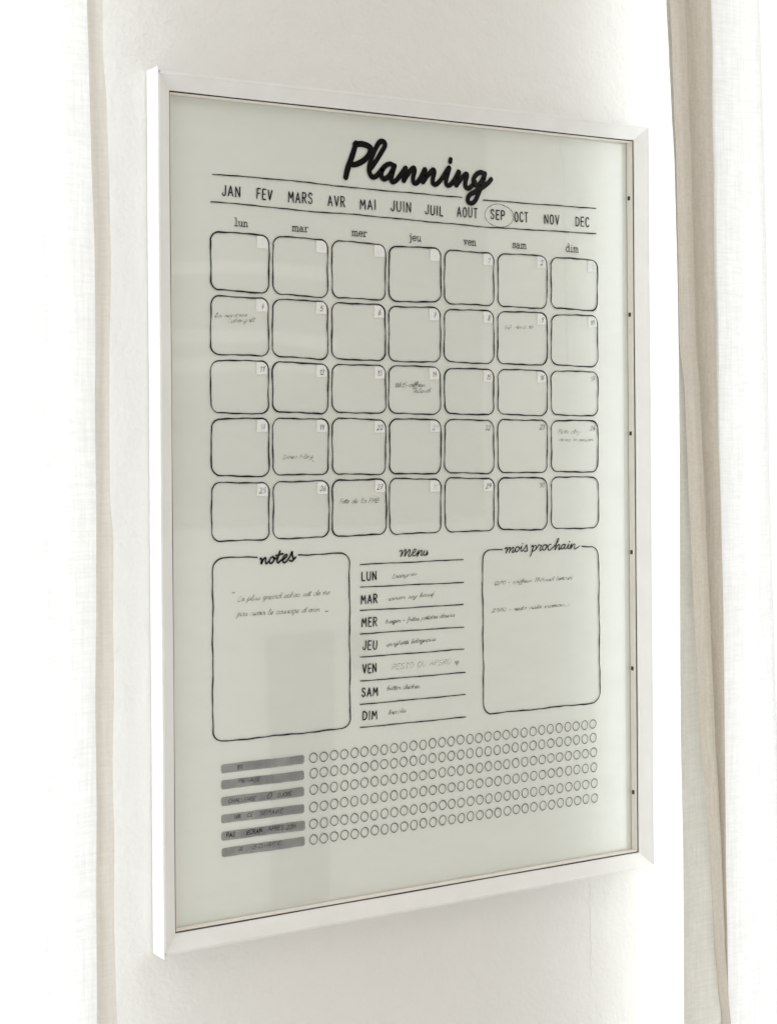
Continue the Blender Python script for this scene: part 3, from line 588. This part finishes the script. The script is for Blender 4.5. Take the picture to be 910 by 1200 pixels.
for k, (a, b) in enumerate(CIRC):
    a, b = Vector(a), Vector(b)
    for i in range(31):
        p = a.lerp(b, i / 30) + Vector((random.uniform(-.25, .25), random.uniform(-.3, .3)))
        o = bpy.data.objects.new('habit_circle', circ[random.randrange(8)]); C.objects.link(o); o.parent = planner
        o.location = (p.x / 1000, 0, p.y / 1000)

# ------------------------------------------------------------------ curtains
def interp(path, z):
    """x (mm) of a curtain edge at height z (mm); path runs from top to bottom"""
    if z >= path[0][1]:
        (x0, z0), (x1, z1) = path[0], path[1]; return x0 + (z - z0) * 0 * (x0 - x1)
    if z <= path[-1][1]: return path[-1][0]
    for i in range(len(path) - 1):
        (x0, z0), (x1, z1) = path[i], path[i+1]
        if z0 >= z >= z1:
            t = (z0 - z) / (z0 - z1); t = t * t * (3 - 2 * t) * .5 + t * .5
            return x0 + (x1 - x0) * t
def cloth(name, fx0, fx1, fy, m, parent, nx=40, zt=1290, zb=-1290, dz=12, thick=.0006, bias=1.0):
    V, F = [], []
    nz = int((zt - zb) / dz)
    for j in range(nz + 1):
        z = zt - (zt - zb) * j / nz
        x0, x1 = fx0(z), fx1(z)
        for i in range(nx + 1):
            t = (i / nx) ** bias
            x = x0 + (x1 - x0) * t
            V.append((x / 1000, fy(x, z, t) / 1000, z / 1000))
    for j in range(nz):
        for i in range(nx):
            a = j * (nx + 1) + i
            F.append((a, a + 1, a + nx + 2, a + nx + 1))
    return obj(name, V, F, m, parent, True)


left = thing('curtain', 'sheer white linen curtain at the left edge with a narrow flat beige hem', 'curtain', 'linen curtains either side of the planner')
def pleats(s, z, seed):
    """narrow standing folds of the sheer cloth, a few centimetres apart"""
    r = random.Random(seed); v = 0
    for k in range(26):
        c = 38 + k * 38 + r.uniform(-14, 14); w = r.uniform(4, 11); a = r.uniform(1.2, 4.5); sl = r.uniform(-.04, .04); p = r.random() * 6
        d = (s - c - sl * z - 3 * math.sin(z * .004 + p)) / w
        if abs(d) < 4: v -= a * math.exp(-d * d) * (.65 + .35 * math.sin(z * .003 + p * 2))
    return v
def yl_(x, z, t):
    s = -x - 346
    return -80 - 9 * math.sin(s * .030 + .0006 * z) * min(1, s / 60) - 5 * math.sin(s * .083 + .002 * z + 1) * min(1, s / 90) + 1.2 * math.sin(z * .011 + s * .02) + pleats(s, z, 3)
cloth('sheer_panel', lambda z: interp(LI, z) + 3, lambda z: -1340, yl_, M['linen'], left, nx=420, bias=1.35, dz=20)
cloth('hem_band', lambda z: interp(LI, z), lambda z: interp(LO, z), lambda x, z, t: -81.6 - 1.6 * math.sin(t * math.pi) + 1.0 * math.sin(z * .019) * t, M['linen_hem'], left, nx=8, dz=6)

right = thing('curtain', 'white linen curtain at the right edge with wide twisting beige border', 'curtain', 'linen curtains either side of the planner')
def yr_(x, z, t):
    s = x - 276
    f = math.exp(-((s - 84 + .02 * z) / 11) ** 2)
    return -90 - 9 * math.sin(s * .028 + .0008 * z) * min(1, s / 80) - 4 * math.sin(s * .075 + .002 * z) * min(1, max(0, s - 20) / 120) + 14 * f + 1.2 * math.sin(z * .012 + s * .02) + pleats(s - 20, z, 8)
cloth('sheer_panel', lambda z: interp(RR, z) - 4, lambda z: 1340, yr_, M['linen'], right, nx=420, bias=1.35, dz=20)
# single layer that turns back towards the wall, seen low down beside the wall
cloth('rear_layer', lambda z: interp(RL, z) + .2, lambda z: interp(RR, z) + 7, lambda x, z, t: -88 + 4 * math.sin(t * 3) - .8 * math.sin(z * .01), M['linen_single'], right, nx=14)
def fl(z): return interp(RL, z) if z > 150 else interp(RM, z)
def yf_(x, z, t):
    e = max(0, math.sin(t * math.pi)) ** .5
    return -92 - e * (5.5 + 7.5 * math.sin(t * 8.5 + .0022 * z) + 1.8 * math.sin(t * 19 + z * .004)) + 1.5 * math.sin(z * .008)
cloth('folded_border', fl, lambda z: interp(RR, z), yf_, M['linen_fold'], right, nx=44, dz=8)
